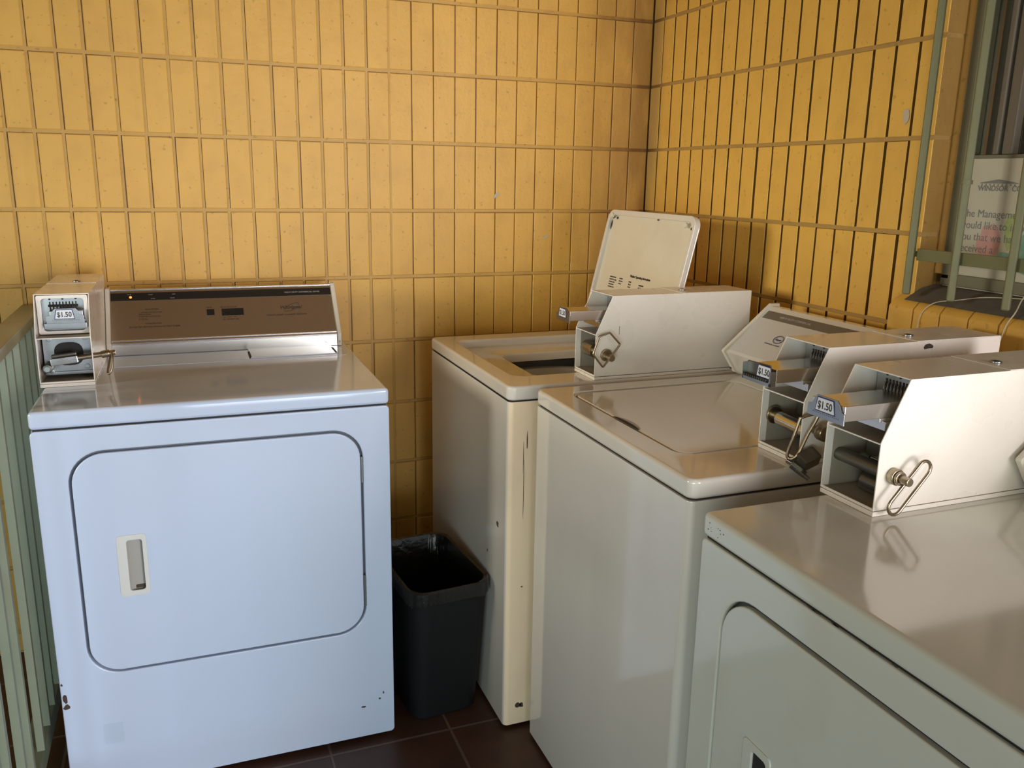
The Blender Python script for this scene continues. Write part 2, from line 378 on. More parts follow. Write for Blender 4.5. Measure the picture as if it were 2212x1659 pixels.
def wall_back():
    bm = bmesh.new()
    for r in range(-4, 9):
        zt = Z0 - RH*r; zb = max(zt - RH, 0.0)
        if zt <= 0.01: continue
        for c in range(0, 46):
            w0, w1 = random.uniform(.0010, .0019), random.uniform(.0010, .0019)
            if c >= 13: w0, w1 = random.uniform(.0034, .0050), random.uniform(.0030, .0046)
            hz = random.uniform(.0046, .0062)
            x1 = -(OB + PB*c) if c > 0 else -0.001
            x0 = -(OB + PB*(c+1))
            j = random.uniform(-.0008, .0008)
            brick(bm, x0+w0, x1-w1, zb+hz-.001, zt-hz, -0.0005+j, 0.008, 'y', 0.0022, random.uniform(-.0006, .0006))
    bmesh.ops.recalc_face_normals(bm, faces=bm.faces)
    mb = MB(); mb.bm.free(); mb.bm = bm
    # mortar bed and the wall body
    t = bmesh.new(); bmesh.ops.create_cube(t, size=1)
    for v in t.verts: v.co = Vector((-1.55 + v.co.x*3.2, 0.065 + v.co.y*0.12, ZT/2 + v.co.z*ZT))
    mb.add(t, 1)
    for r in range(-4, 9):
        zt = Z0 - RH*r
        if zt > 0.02: mb.box(-3.13, -0.002, 0.0016, 0.010, zt-.0042, zt+.0050, mi=3)
    for c in range(13, 46):   # pointed joints at the left keep a thin dark crack on one side
        x = -(OB + PB*c)
        for r in range(-4, 9):
            z1 = Z0 - RH*r - .004; z0 = max(z1 - RH + .009, 0)
            if z1 > .02: mb.box(x-.0050, x+random.uniform(.0014, .0032), 0.0012, 0.010, z0, z1, mi=3)
    # small scuffs where paint or sticker residue shows
    mb.blob((-0.545, -0.0022, 1.335), (1, 0, 1), (-1, 0, 1), .016, .006, 2)
    mb.blob((-0.37, -0.0022, 1.20), (1, 0, .6), (-.6, 0, 1), .014, .004, 2)
    return struct(mb.obj('wall_back', ['yel_b', 'mort_b', 'paper', 'bed_b'], smooth=False))
wall_back()
WIN_Y, WIN_END = -1.2012, -2.22
def wall_right():
    bm = bmesh.new()
    for r in range(-4, 9):
        zt = Z0 - RH*r; zb = max(zt - RH, 0.0)
        if zt <= 0.01: continue
        for c in range(0, 33):
            y1 = -(ORR + PR*c) if c > 0 else -0.001
            y0 = -(ORR + PR*(c+1))
            if c >= 18 and zt > 1.06: 
                continue
            w0, w1 = random.uniform(.0030, .0043), random.uniform(.0030, .0043); hz = random.uniform(.0045, .006)
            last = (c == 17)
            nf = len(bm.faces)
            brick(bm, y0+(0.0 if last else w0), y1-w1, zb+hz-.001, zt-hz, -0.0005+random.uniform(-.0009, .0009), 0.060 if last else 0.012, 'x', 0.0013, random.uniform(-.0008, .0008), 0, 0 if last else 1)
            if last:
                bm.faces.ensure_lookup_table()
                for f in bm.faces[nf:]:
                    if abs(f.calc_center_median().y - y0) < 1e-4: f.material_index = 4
    bmesh.ops.recalc_face_normals(bm, faces=bm.faces)
    mb = MB(); mb.bm.free(); mb.bm = bm
    # mortar bed: solid part left of the window, then the part under it
    mb.box(0.009, 0.16, WIN_Y+0.004, 0.16, 0, ZT, mi=1)
    mb.box(0.009, 0.16, WIN_END, WIN_Y+0.004, 0, 1.075, mi=1)
    for r in range(-4, 9):
        zt = Z0 - RH*r
        if zt > 0.02: mb.box(0.0026, 0.012, (WIN_Y+.001 if zt > 1.06 else WIN_END), -0.002, zt-.0050, zt+.0052, mi=3)
        if zt > 1.2: mb.box(0.012, 0.0598, WIN_Y+.0022, WIN_Y+.01, zt-.0062, zt+.005, mi=3)
    # old wall plug residue (flaked tan paint)
    mb.blob((-0.0022, -1.121, 1.535), (0, 1, 0), (0, 0, 1), .012, .020, 2, jag=.3)
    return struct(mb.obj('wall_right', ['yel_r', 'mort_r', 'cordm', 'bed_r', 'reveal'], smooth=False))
wall_right()
mb = MB(); mb.box(-5.5, 3.0, -6.0, 0.0, -0.05, 0.0); struct(mb.obj('floor', 'floor', smooth=False))
mb = MB(); mb.box(-5.4, 2.9, -5.2, 0.12, ZT+.25, ZT+0.33); struct(mb.obj('ceiling', 'ceil', smooth=False))

# brick-on-edge sill under the window
mb = MB()
n = 15
for i in range(n):
    y1 = WIN_Y + 0.030 - i*0.070; y0 = y1 - 0.0685 + random.uniform(-.0008, .0008)
    prof = [(-0.038, 1.045), (0.058, 1.045), (0.058, 1.171), (0.02, 1.163), (-0.026, 1.142), (-0.038, 1.128)]
    if i == 0: prof = [(-0.038, 1.045), (-0.001, 1.045), (-0.001, 1.155), (-0.026, 1.142), (-0.038, 1.128)]
    mb.prism([(p[0], p[1]) for p in prof], 'y', y0, y1, bev=0.0035, mi=0, seg=2)
t = bmesh.new()
mb.box(-0.030, 0.058, WIN_END, WIN_Y+0.026, 1.05, 1.12, mi=2)
# grimy render on top
mb.prism([(-0.024, 1.1435), (0.02, 1.1645), (0.058, 1.1725), (0.058, 1.176), (0.018, 1.1675), (-0.027, 1.1445)], 'y', WIN_END, WIN_Y-0.001, mi=1)
struct(mb.obj('trim_1', ['yel_r', 'silltop', 'mort_r']))

# ------------------------------------------------------------------ window
win = thing('window_1', '', 'window', (0, 0, 0)); del win['label']; del win['category']; win['kind'] = 'structure'
mb = MB()
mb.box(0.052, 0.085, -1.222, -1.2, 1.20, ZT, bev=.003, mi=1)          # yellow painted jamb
mb.box(0.048, 0.098, -1.245, -1.222, 1.19, ZT, bev=.003)               # green-grey outer frame
mb.box(0.048, 0.098, WIN_END, -1.222, 1.178, 1.203, bev=.003)          # bottom member
mb.box(0.060, 0.090, WIN_END, -1.245, 1.435, 1.452, bev=.002)          # meeting rail
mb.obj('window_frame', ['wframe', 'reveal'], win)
mb = MB()
mb.box(0.064, 0.082, -1.306, -1.294, 1.452, ZT, bev=.002)
mb.box(0.068, 0.092, -1.336, -1.312, 1.452, ZT, bev=.003)
mb.cyl((0.062, -1.300, 1.58), (0.066, -1.300, 1.58), .003, 12)
mb.obj('sash_stile', 'alu', win)
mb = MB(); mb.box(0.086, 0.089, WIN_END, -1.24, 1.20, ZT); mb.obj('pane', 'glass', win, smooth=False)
# walls added and coloured dark to stand for the unlit space behind the pane
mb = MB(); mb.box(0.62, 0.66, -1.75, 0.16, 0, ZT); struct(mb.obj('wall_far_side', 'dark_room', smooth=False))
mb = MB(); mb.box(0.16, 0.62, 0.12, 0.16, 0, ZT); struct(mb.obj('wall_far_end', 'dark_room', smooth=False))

# window security grille
gr = thing('window_grille', 'sage green welded bar grille mounted over the window at right', 'window grille', (-0.05, -1.228, 1.16))
def gl_(p): return (p[0]+0.05, p[1]+1.228, p[2]-1.16)
for i, y in enumerate([-1.228, -1.343, -1.470, -1.59, -1.71, -1.83, -1.95, -2.07, -2.19]):
    mb = MB()
    zb = 1.160
    zt = ZT-0.02
    mb.box(-0.058, -0.043, y-.0078, y+.0078, zb, zt, bev=.0038, seg=3, rot=(0, 0, PI/4 if i % 2 else 0.55))
    if i == 1: mb.cyl((-0.0505, y, 1.392), (-0.0505, y, 1.400), .0115, 14)
    bmesh.ops.translate(mb.bm, verts=mb.bm.verts, vec=(0.05, 1.228, -1.16))
    mb.obj('bar', 'greenbar', gr)
mb = MB(); mb.box(-0.043, -0.037, -2.21, -1.236, 1.233, 1.258, bev=.001); bmesh.ops.translate(mb.bm, verts=mb.bm.verts, vec=(0.05, 1.228, -1.16)); mb.obj('crossbar', 'greenbar', gr)
mb = MB(); mb.cyl((-0.040, -1.228, 1.246), (0.004, -1.228, 1.246), .006, 12); bmesh.ops.translate(mb.bm, verts=mb.bm.verts, vec=(0.05, 1.228, -1.16)); mb.obj('wall_bracket', 'greenbar', gr)

# notice taped in the window
nt_ = thing('notice', 'printed letter taped in the window behind the green bars', 'notice', (0.056, -1.244, 1.172))
mb = MB(); mb.box(0, 0.0006, -0.216, 0, 0, 0.272, mi=0); mb.box(0.0001, 0.0008, 0.002, 0.018, 0, 0.045, mi=0, rot=(0.15, 0, 0)); mb.obj('sheet', ['paper'], nt_, smooth=False)
mb = MB()
def nx(y, z): return frame((-0.0006, -y, z), (0, -1, 0), (0, 0, 1))
mb.text('The Management', .0225, nx(.004, .154), 0, sx=.95); mb.text('would like to inform', .0225, nx(.004, .130), 0, sx=.95)
mb.text('you that we have', .0225, nx(.004, .106), 0, sx=.95); mb.text('received a', .0225, nx(.004, .082), 0, sx=.95)
mb.obj('body_text', 'papergrey', nt_, smooth=False); mb = MB()
mb.text('WINDSOR  COURT', .0150, nx(.036, .208), 0, bold=.0003); 
mb.prism([(-.040, .224), (-.083, .231), (-.128, .224), (-.128, .2225), (-.040, .2225)], 'x', -0.0008, -0.0004)
for k in range(9): mb.box(-.0008, -.0004, -.046-k*.0095, -.043-k*.0095, .2185, .2215)
mb.obj('letterhead', 'papergrey', nt_, smooth=False)
mb = MB()
mb.blob((-.0002, -.078, .105), (0, 1, 0), (0, 0, 1), .030, .044, 0, n=14, jag=.3); mb.blob((-.0002, -.128, .125), (0, 1, 0), (0, 0, 1), .022, .040, 1, n=14, jag=.3)
mb.blob((-.0002, -.125, .070), (0, 1, 0), (0, 0, 1), .026, .022, 2, n=14, jag=.3); mb.blob((-.0002, -.165, .09), (0, 1, 0), (0, 0, 1), .030, .046, 2, n=14, jag=.3)
mb.obj('printed_picture', ['pink', 'leaf', 'teal'], nt_, smooth=False)

# cord lying on the sill
def smooth_path(pts, k=6):
    pts = [Vector(p) for p in pts]; out = []
    for i in range(len(pts)-1):
        p0, p1, p2, p3 = pts[max(i-1, 0)], pts[i], pts[i+1], pts[min(i+2, len(pts)-1)]
        for j in range(k):
            t = j/k; out.append(0.5*((2*p1)+(p2-p0)*t+(2*p0-5*p1+4*p2-p3)*t*t+(3*p1-p0-3*p2+p3)*t**3))
    return out + [pts[-1]]
mb = MB(); mb.tube(smooth_path([(-0.042, -1.262, 1.075), (-0.043, -1.266, 1.12), (-0.030, -1.285, 1.1475), (-0.004, -1.322, 1.158), (0.015, -1.365, 1.1685), (0.030, -1.42, 1.1735), (0.045, -1.48, 1.1765)]), 0.0011, n=6)
tag(mb.obj('cord', 'cordm'), 'thin pale cord curling across the dusty window sill', 'cord')
mb = MB(); mb.tube(smooth_path([(0.04, -1.49, 1.20), (-0.006, -1.475, 1.19), (-0.034, -1.478, 1.155), (-0.043, -1.470, 1.13), (-0.048, -1.462, 1.08)]), 0.0013, n=6)
tag(mb.obj('cord', 'cordm'), 'thin pale cord hanging over sill edge beside third window bar', 'cord')

# ------------------------------------------------------------------ railing on the left
rl = thing('railing', 'sage green slatted railing with flat top rail left of dryer', 'railing', (-1.885, -0.02, 0))
mb = MB(); mb.box(-0.030, 0.026, -2.4, 0.015, 1.006, 1.032, bev=.003); mb.obj('top_rail', 'cap', rl)
mb = MB(); mb.box(-0.022, 0.022, -2.4, 0.015, 0.085, 0.130, bev=.003); mb.obj('bottom_rail', 'green', rl)
for y in [-.07, -.155, -.245, -.335, -.425, -.52, -.605, -.700, -.825, -.900, -1.02, -1.09, -1.20, -1.28, -1.39, -1.48, -1.59, -1.68, -1.79, -1.88, -1.99, -2.08, -2.19, -2.28]:
    mb = MB(); mb.box(0.007, 0.0235, y+.004, y+.020, 0.130, 1.006, bev=.0015); mb.obj('slat', 'green', rl)
for y in (-2.40, -.035): mb = MB(); mb.box(-.022, .002, y, y+.04, 0, 1.006, bev=.002); mb.obj('post', 'green', rl)

# ------------------------------------------------------------------ appliances (local: x along the front, y into the depth, z up)
T = 0.914
def dryer(name, label, loc, rz, w, depth, paint, style, marks):
    t = thing(name, label, 'dryer', loc, rz)
    seam = 0.038
    dx0, dx1, dz0, dz1 = 0.067, 0.667, 0.314, 0.817
    n = 10
    mb = MB()
    mb.box(0.0005, w-0.0005, 0.014, depth, 0.012, T-seam-.004, bev=.004)
    outer = rrect(0, w, 0.015, T-seam-0.003, .010, n); inner = rrect(dx0-.006, dx1+.006, dz0-.006, dz1+.006, .071, n)
    mb.ring(outer, inner, 'y', 0, 0.0145, bev=.003, seg=3)
    for (x, z, sx, sz) in marks: mb.blob((x, -0.0001, z), (1, 0, 0), (0, 0, 1), sx, sz, 1)
    mb.ring(rrect(dx0-.02, dx1+.02, dz0-.02, dz1+.02, .08, n), rrect(dx0+.02, dx1-.02, dz0+.02, dz1-.02, .05, n), 'y', .0120, .0142, mi=2)  # ring coloured grey for the shade in the door groove
    mb.obj('body', [paint, 'rust', 'gap_shade'], t)
    mb = MB(); mb.box(0.006, w-.006, 0.006, depth-.006, T-seam-.005, T-seam+.002); mb.obj('seam_shade', 'black', t, smooth=False)  # black sheet standing in for the shade inside the seam
    # top panel with rolled front edge
    mb = MB(); mb.box(0, w, -.001, depth, T-seam+.0005, T, bev=.0085, seg=4)
    if style == 'A':
        mb.box(0.028, w-.028, 0.40, depth-.01, T-.001, T+.0012, bev=.001)
    if style == 'B':
        for k in range(9): mb.blob((random.uniform(.012, .055), -.0011, random.uniform(.886, .905)), (1, 0, 0), (0, 0, 1), random.uniform(.0008, .002), random.uniform(.0006, .0014), 1)
        for k in range(6): mb.blob((random.uniform(.08, .4), -.0011, .8775), (1, 0, 0), (0, 0, 1), random.uniform(.003, .012), .0014, 1)
    mb.obj('top_panel', [paint, 'rust'], t)
    # door
    hx0, hx1, hz0, hz1 = dx0+.072, dx0+.132, .488, .630
    mb = MB(); mb.ring(rrect(dx0, dx1, dz0, dz1, .065, n), rrect(hx0+.004, hx1-.004, hz0+.004, hz1-.004, .006, n), 'y', -.0015, .010, bev=.0025, seg=3)
    mb.box(hx0-.01, hx1+.01, .0098, .0135, hz0-.01, hz1+.01)
    d = mb.obj('door', paint, t)
    mb = MB()
    mb.ring(rrect(hx0, hx1, hz0, hz1, .009, n), rrect(hx0+.020, hx1-.009, hz0+.012, hz1-.012, .006, n), 'y', -.0035, .0015, bev=.0012, mi=0)
    mb.prism([(hx0+.018, -.0005), (hx0+.034, .0095), (hx1-.006, .0095), (hx1-.006, .0098), (hx0+.018, .0098)], 'z', hz0+.008, hz1-.008, mi=1)
    if style == 'B': mb.box(hx0+.021, hx1-.010, .0015, .0092, hz0+.013, hz1-.013, mi=2)
    else: mb.box(hx0+.024, hx1-.010, .0075, .009, hz0+.013, hz0+.020, mi=3)
    lab(mb.obj('handle', ['handle' if style == 'A' else paint, 'cream_dark' if style == 'A' else 'black', 'black', 'rust'], d), 'recessed cream plastic door pull')
    for (z0, z1) in ((.692, .755), (.376, .456)):
        mb = MB(); mb.cyl((dx1+.0035, 0.001, z0), (dx1+.0035, 0.001, z1), .0032, 12)
        for k in range(1, 5): mb.cyl((dx1+.0035, 0.001, z0+(z1-z0)*k/5-.0008), (dx1+.0035, 0.001, z0+(z1-z0)*k/5+.0008), .0037, 12)
        mb.obj('hinge', 'zinc', t)
    if style == 'A':
        mb = MB(); mb.box(.077, .117, -.0006, .0002, .134, .184); lab(mb.obj('sticker', 'silver_paint', t, smooth=False), 'small blank silver sticker')
        # lint screen lid
        mb = MB(); mb.box(.461, .688, .418, .545, T+.0008, T+.0034, bev=.0012)
        mb.obj('lint_screen_lid', paint, t)
        for x in (.461, .686):
            mb = MB(); mb.box(x-.0025, x+.0025, .425, .50, T+.0006, T+.0042, mi=0); mb.obj('lid_slot', 'black', t, smooth=False)
        # control console
        x0, x1 = .109, .719
        c = None
        mb = MB()
        prof = [(.540, T+.001), (.540, T+.034), (.639, T+.160), (.645, T+.164), (.662, T+.164), (.662, T+.001)]
        mb.prism(prof, 'x', x0+.010, x1-.010, bev=.0015)
        c = mb.obj('console', 'steel', t)
        # polished lower lip and nose beads
        mb = MB()
        mb.box(x0+.012, x1-.012, .5375, .541, T+.002, T+.030, bev=.0008)
        for zz, yy in ((.0335, .5400), (.0405, .5440)): mb.tube([(x0+.012, yy, T+zz), (x1-.012, yy, T+zz)], .0022, n=10)
        mb.tube([(x0+.012, .640, T+.163), (x1-.012, .640, T+.163)], .0022, n=10)
        mb.obj('chrome_trim', 'chrome', c)
        for xx in (x0, x1-.011):
            mb = MB(); mb.prism([(.533, T+.001), (.532, T+.036), (.634, T+.168), (.664, T+.168), (.664, T+.001)], 'x', xx, xx+.011, bev=.002)
            if xx > .5: mb.cyl((xx+.0055, .531, T+.013), (xx+.0055, .5345, T+.013), .0028, 12, mi=1)
            mb.obj('end_cap', ['cream', 'darkmetal'], c)
        # face frame: u along x, v up the slope
        p0 = Vector((0, .5445, T+.040)); p1 = Vector((0, .639, T+.160)); up_ = (p1-p0); Ls = up_.length; up_.normalize(); nn = Vector((1, 0, 0)).cross(up_)
        def F(x, v, off=.0007):
            o = p0 + up_*v + nn*off; return frame((x, o.y, o.z), (1, 0, 0), up_)
        def patch(mb, xa, xb, va, vb, mi, off=.0006):
            q = [F(xa, va, 0), F(xb, va, 0), F(xb, vb, 0), F(xa, vb, 0)]
            t_ = bmesh.new(); lo = [t_.verts.new(m_.translation) for m_ in q]; hi = [t_.verts.new(m_.translation+nn*off) for m_ in q]
            t_.faces.new(lo); t_.faces.new(hi)
            for i in range(4): t_.faces.new((lo[i], lo[(i+1) % 4], hi[(i+1) % 4], hi[i]))
            bmesh.ops.recalc_face_normals(t_, faces=t_.faces); mb.add(t_, mi)
        V = lambda z: (z-.954)/(.120)*Ls   # height above floor -> along slope
        mb = MB(); patch(mb, x0+.013, x1-.013, V(1.050), V(1.0685), 0); st = mb.obj('indicator_strip', 'strip', c, smooth=False)
        mb = MB(); m_ = F(.171, V(1.0575), .0012); mb.cyl(m_.translation - nn*.001, m_.translation + nn*.0006, .0033, 16); lab(mb.obj('pilot_light', 'red_led', c), 'lit orange indicator light')
        mb = MB(); patch(mb, .362, .382, V(1.008), V(1.0225), 0); patch(mb, .401, .459, V(1.0055), V(1.0225), 0); mb.obj('display_window', 'strip', c, smooth=False)
        mb = MB()
        mb.text('HEAVY DUTY COMMERCIAL DRYER', .0062, F(.575, V(1.0575)), 1, ext=.0001)
        mb.text('START', .0038, F(.216, V(1.062)), 1); mb.text('DOOR', .0034, F(.222, V(1.0525)), 1)
        mb.text('ADD', .0038, F(.276, V(1.062)), 1); mb.text('COINS', .0038, F(.270, V(1.0525)), 1); mb.text('IN USE', .0034, F(.163, V(1.0635)), 1)
        for k, (xx, s, z) in enumerate(((.205, 'INSTRUCTIONS', 1.026), (.190, '1. Load dryer and close the door.', 1.0195), (.190, 'Clean lint screen.', 1.0145), (.190, '2. Insert coins and select cycle', 1.0095), (.190, '3. Push start.', 1.003), (.205, 'NO REFUNDS GIVEN', .992), (.165, 'DO NOT DRY ARTICLES CONTAINING FOAM RUBBER', .984))):
            mb.text(s, .0052 if k in (0, 6) else .0046, F(xx, V(z)), 0, sx=.95 if k < 6 else 1.0)
        mb.text('TIME LEFT', .0036, F(.361, V(1.026)), 0); mb.text('REGULAR  DELICATE  PERM', .0036, F(.398, V(1.026)), 0)
        mb.text('HIGH   MEDIUM   LOW', .0034, F(.404, V(1.001)), 0); mb.text('DRY TEMPERATURE', .0048, F(.402, V(.995)), 0)
        mb.text('Whirlpool', .0145, F(.557, V(1.017)), 0, shear=.3, bold=.00015)
        mb.text("WORLD'S LARGEST IN LAUNDRY PRODUCTS", .0054, F(.520, V(1.001)), 0)
        # oval swoosh round the name
        for ph, a, bb, r0, r1 in ((.45, .024, .0105, 20, 210), (.45, .021, .0085, 200, 380)):
            pts = []
            for k in range(22):
                a_ = math.radians(r0+(r1-r0)*k/21); ex, ey = a*math.cos(a_), bb*math.sin(a_)
                o = F(.592 + ex*math.cos(ph)-ey*math.sin(ph)*.8, V(1.0205) + ex*math.sin(ph)+ey*math.cos(ph), .0005).translation; pts.append(o)
            mb.tube(pts, .00035, 0, n=5)
        mb.obj('lettering', ['ink', 'inkw'], c, smooth=False)
    else:
        washer_console(t, .113, w-.008, -.012, False)
    for x in (.05, w-.05):
        for y in (.06, depth-.06): mb = MB(); mb.cyl((x, y, 0), (x, y, .013), .016, 14); mb.obj('foot', 'black', t)
    return t

def washer_console(t, x0, x1, dy, text):
    """light grey console with a taupe stripe and pale end caps"""
    mb = MB(); pr = [(.558+dy, T+.0005), (.540+dy, T+.012), (.504+dy, T+.064), (.632+dy, T+.172), (.652+dy, T+.172), (.652+dy, T+.0005)]
    mb.prism(pr, 'x', x0+.010, x1-.010, bev=.001); c = mb.obj('console', 'enamel_warm', t)
    for xx in (x0, x1-.011):
        mb = MB(); mb.prism([(.556+dy, T+.0005), (.533+dy, T+.010), (.496+dy, T+.064), (.498+dy, T+.068), (.629+dy, T+.179), (.655+dy, T+.179), (.655+dy, T+.0005)], 'x', xx, xx+.011, bev=.002)
        mb.cyl((xx+.0055, .5235+dy, T+.018), (xx+.0055, .530+dy, T+.024), .0026, 10, mi=1)
        mb.obj('end_cap', ['cream', 'darkmetal'], c)
    p0 = Vector((0, .506+dy, T+.066)); p1 = Vector((0, .630+dy, T+.170)); up_ = p1-p0; Ls = up_.length; up_.normalize(); nn = Vector((1, 0, 0)).cross(up_)
    def F(x, v, off=.0010): o = p0+up_*v+nn*off; return frame((x, o.y, o.z), (1, 0, 0), up_)
    def patch(mb, xa, xb, va, vb, mi, off):
        t_ = bmesh.new(); q = [F(xa, va, 0), F(xb, va, 0), F(xb, vb, 0), F(xa, vb, 0)]
        lo = [t_.verts.new(m_.translation) for m_ in q]; hi = [t_.verts.new(m_.translation+nn*off) for m_ in q]
        t_.faces.new(lo); t_.faces.new(hi)
        for i in range(4): t_.faces.new((lo[i], lo[(i+1) % 4], hi[(i+1) % 4], hi[i]))
        bmesh.ops.recalc_face_normals(t_, faces=t_.faces); mb.add(t_, mi)
    mb = MB(); patch(mb, x0+.014, x1-.014, .006, Ls-.012, 0, .0006); patch(mb, x0+.0142, x1-.0142, Ls-.038, Ls-.0125, 1, .0008)
    mb.obj('face_panel', ['panel', 'panelstrip'], c, smooth=False)
    mb = MB()
    mb.text('HEAVY DUTY COMMERCIAL', .0085, F(x0+.07, Ls-.028), 1, sx=1.05); mb.obj('lettering', ['navy', 'inkw'], c, smooth=False)
    if text:
        mb = MB()
        lc = (x0+.135, Ls*.44)
        for k, (ra, rb) in enumerate(((.0165, .0125), (.0145, .0105))):
            pts = [F(lc[0]+ra*math.cos(2*PI*i/28), lc[1]+rb*math.sin(2*PI*i/28), .0008).translation for i in range(28)]
            mb.tube(pts, .00055, 0, closed=True, n=5)
        mb.text('Roper', .0085, F(lc[0]-.0115, lc[1]-.003), 0, shear=.3, bold=.0002)
        mb.text('COMMERCIAL LAUNDRY', .0050, F(lc[0]-.034, lc[1]-.020), 0)
        mb.obj('logo', ['navy', 'inkw'], c, smooth=False)
    return c

def washer(label, loc, rz, w, depth, paint, is_open, hole, marks, side_marks):
    t = thing('washing_machine', label, 'washing machine', loc, rz)
    seam = .035; n = 8
    mb = MB()
    lo = rrect(0.002, w-.002, 0.001, depth, .014, n)
    mb.prism(lo, 'z', 0.010, T-seam-.003, bev=.002, seg=2)
    for (x, z, sx, sz) in marks: mb.blob((x, .0008, z), (1, 0, 0), (0, 0, 1), sx, sz, 1)
    for (y, z, sx, sz) in side_marks: mb.blob((w-.0018, y, z), (0, 1, 0), (0, 0, 1), sx, sz, 1)
    # hollow out: only the shell is needed where the tub sits
    if is_open:
        bmf = [f for f in mb.bm.faces if f.calc_center_median().z > T-seam-.0035 and f.calc_area() > .05]
        bmesh.ops.delete(mb.bm, geom=bmf, context='FACES_ONLY')
    if is_open:
        for f in mb.bm.faces:
            if f.material_index == 0 and f.normal.x > .6: f.material_index = 2
    mb.obj('body', [paint, 'rust', 'enamel_tan'], t)
    hx0, hx1, hy0, hy1 = hole
    outer = rrect(0, w, 0, depth, .020, n); inner = rrect(hx0, hx1, hy0, hy1, .030, n)
    mb = MB(); mb.ring(rrect(.006, w-.006, .006, depth-.004, .014, n), inner, 'z', T-seam-.004, T-seam+.001)
    mb.obj('seam_shade', 'black', t, smooth=False)  # black ring painting the shade of the seam under the top
    mb = MB(); mb.ring(outer, inner, 'z', T-seam, T, bev=.0075 if not is_open else .007, seg=4)
    tp = mb.obj('top_panel', paint, t)
    if is_open:
        # funnel ledge with round tub opening, tub ring and basket
        ccx, ccy, rr_ = (hx0+hx1)/2+.002, (hy0+hy1)/2+.012, .182
        N = len(inner)
        def circ(r, z):
            out = []
            for (px, py) in inner:
                a = math.atan2(py-ccy, px-ccx); out.append((ccx+r*math.cos(a), ccy+r*math.sin(a), z))
            return out
        sq = lambda e, z: [(ccx+(px-ccx)*(1-e), ccy+(py-ccy)*(1-e), z) for (px, py) in inner]
        mb = MB(); mb.loft([sq(-.004, T-.010), sq(.004, T-.020), sq(.02, T-.023), circ(rr_+.010, T-.027), circ(rr_+.003, T-.033), circ(rr_, T-.052)], cap0=False, cap1=False)
        mb.obj('tub_cover', 'enamel_warm', t)
        def circ2(r, z): return [(ccx+r*math.cos(2*PI*k/64), ccy+r*math.sin(2*PI*k/64), z) for k in range(64)]
        mb = MB(); mb.loft([circ2(rr_+.02, T-.084), circ2(rr_+.002, T-.080), circ2(rr_-.010, T-.084), circ2(rr_-.020, T-.13), circ2(rr_-.020, T-.50), circ2(.02, T-.52)], cap0=False)
        mb.obj('basket', 'tub', t)
        mb = MB(); mb.loft([circ2(.07, T-.50), circ2(.045, T-.42), circ2(.038, T-.20), circ2(.030, T-.17)]); mb.obj('agitator', 'tub', t)
        # raised lid, hinged at the back and leaning against the console
        lid = lid_mesh(hx0+.001, hx1-.001, hy1-.03, .382, t)
        mb = MB(); mb.cyl((-.0005, .25, T-.020), (.003, .25, T-.020), .004, 12); mb.obj('side_screw', 'darkmetal', t)
    else:
        mb = MB(); mb.prism(rrect(hx0+.0022, hx1-.0022, hy0+.0022, hy1-.0022, .028, n), 'z', T-.016, T-.0004, bev=.003, seg=3); l_ = mb.obj('lid', paint, t)
        mb = MB(); mb.prism(rrect(hx0-.01, hx1+.01, hy0-.01, hy1+.01, .03, n), 'z', T-.030, T-.020); mb.obj('lid_gap_shade', 'black', t, smooth=False)  # black plate under the lid paints the shade in its gap
        # flat finger grip at the front edge of the lid, scoop shade painted dark
        mb = MB(); pts = []
        for k in range(13):
            a = PI*k/12; pts.append((hx0+.253-.052*math.cos(a), hy0-.0005+.017*math.sin(a)))
        mb.prism(pts, 'z', T-.0006, T+.0002, mi=0)
        pts2 = [(px, hy0-.0005+(py-hy0+.0005)*.5) for px, py in pts]
        mb.prism(pts2, 'z', T-.0004, T+.0005, mi=1)
        lab(mb.obj('finger_grip', ['cream_dark', 'black'], t, smooth=False), 'finger grip with its scoop shade painted dark')
        mb = MB()
        xs = [hx0-.012+.0*k for k in range(1)]
        path = [(hx0-.004, hy0-.004+.02, T+.0004), (hx0-.004, hy0+.04, T+.0010), (hx0-.004, hy1-.06, T+.0010), (hx0-.004, hy1-.02, T+.0004)]
        mb.tube(smooth_path(path, 8), .0022, n=10); mb.obj('lid_ridge', paint, t)
    washer_console(t, .013, w-.125, 0.0, not is_open)
    for x in (.05, w-.05):
        for y in (.06, depth-.06): mb = MB(); mb.cyl((x, y, 0), (x, y, .012), .016, 14); mb.obj('foot', 'black', t)
    return t

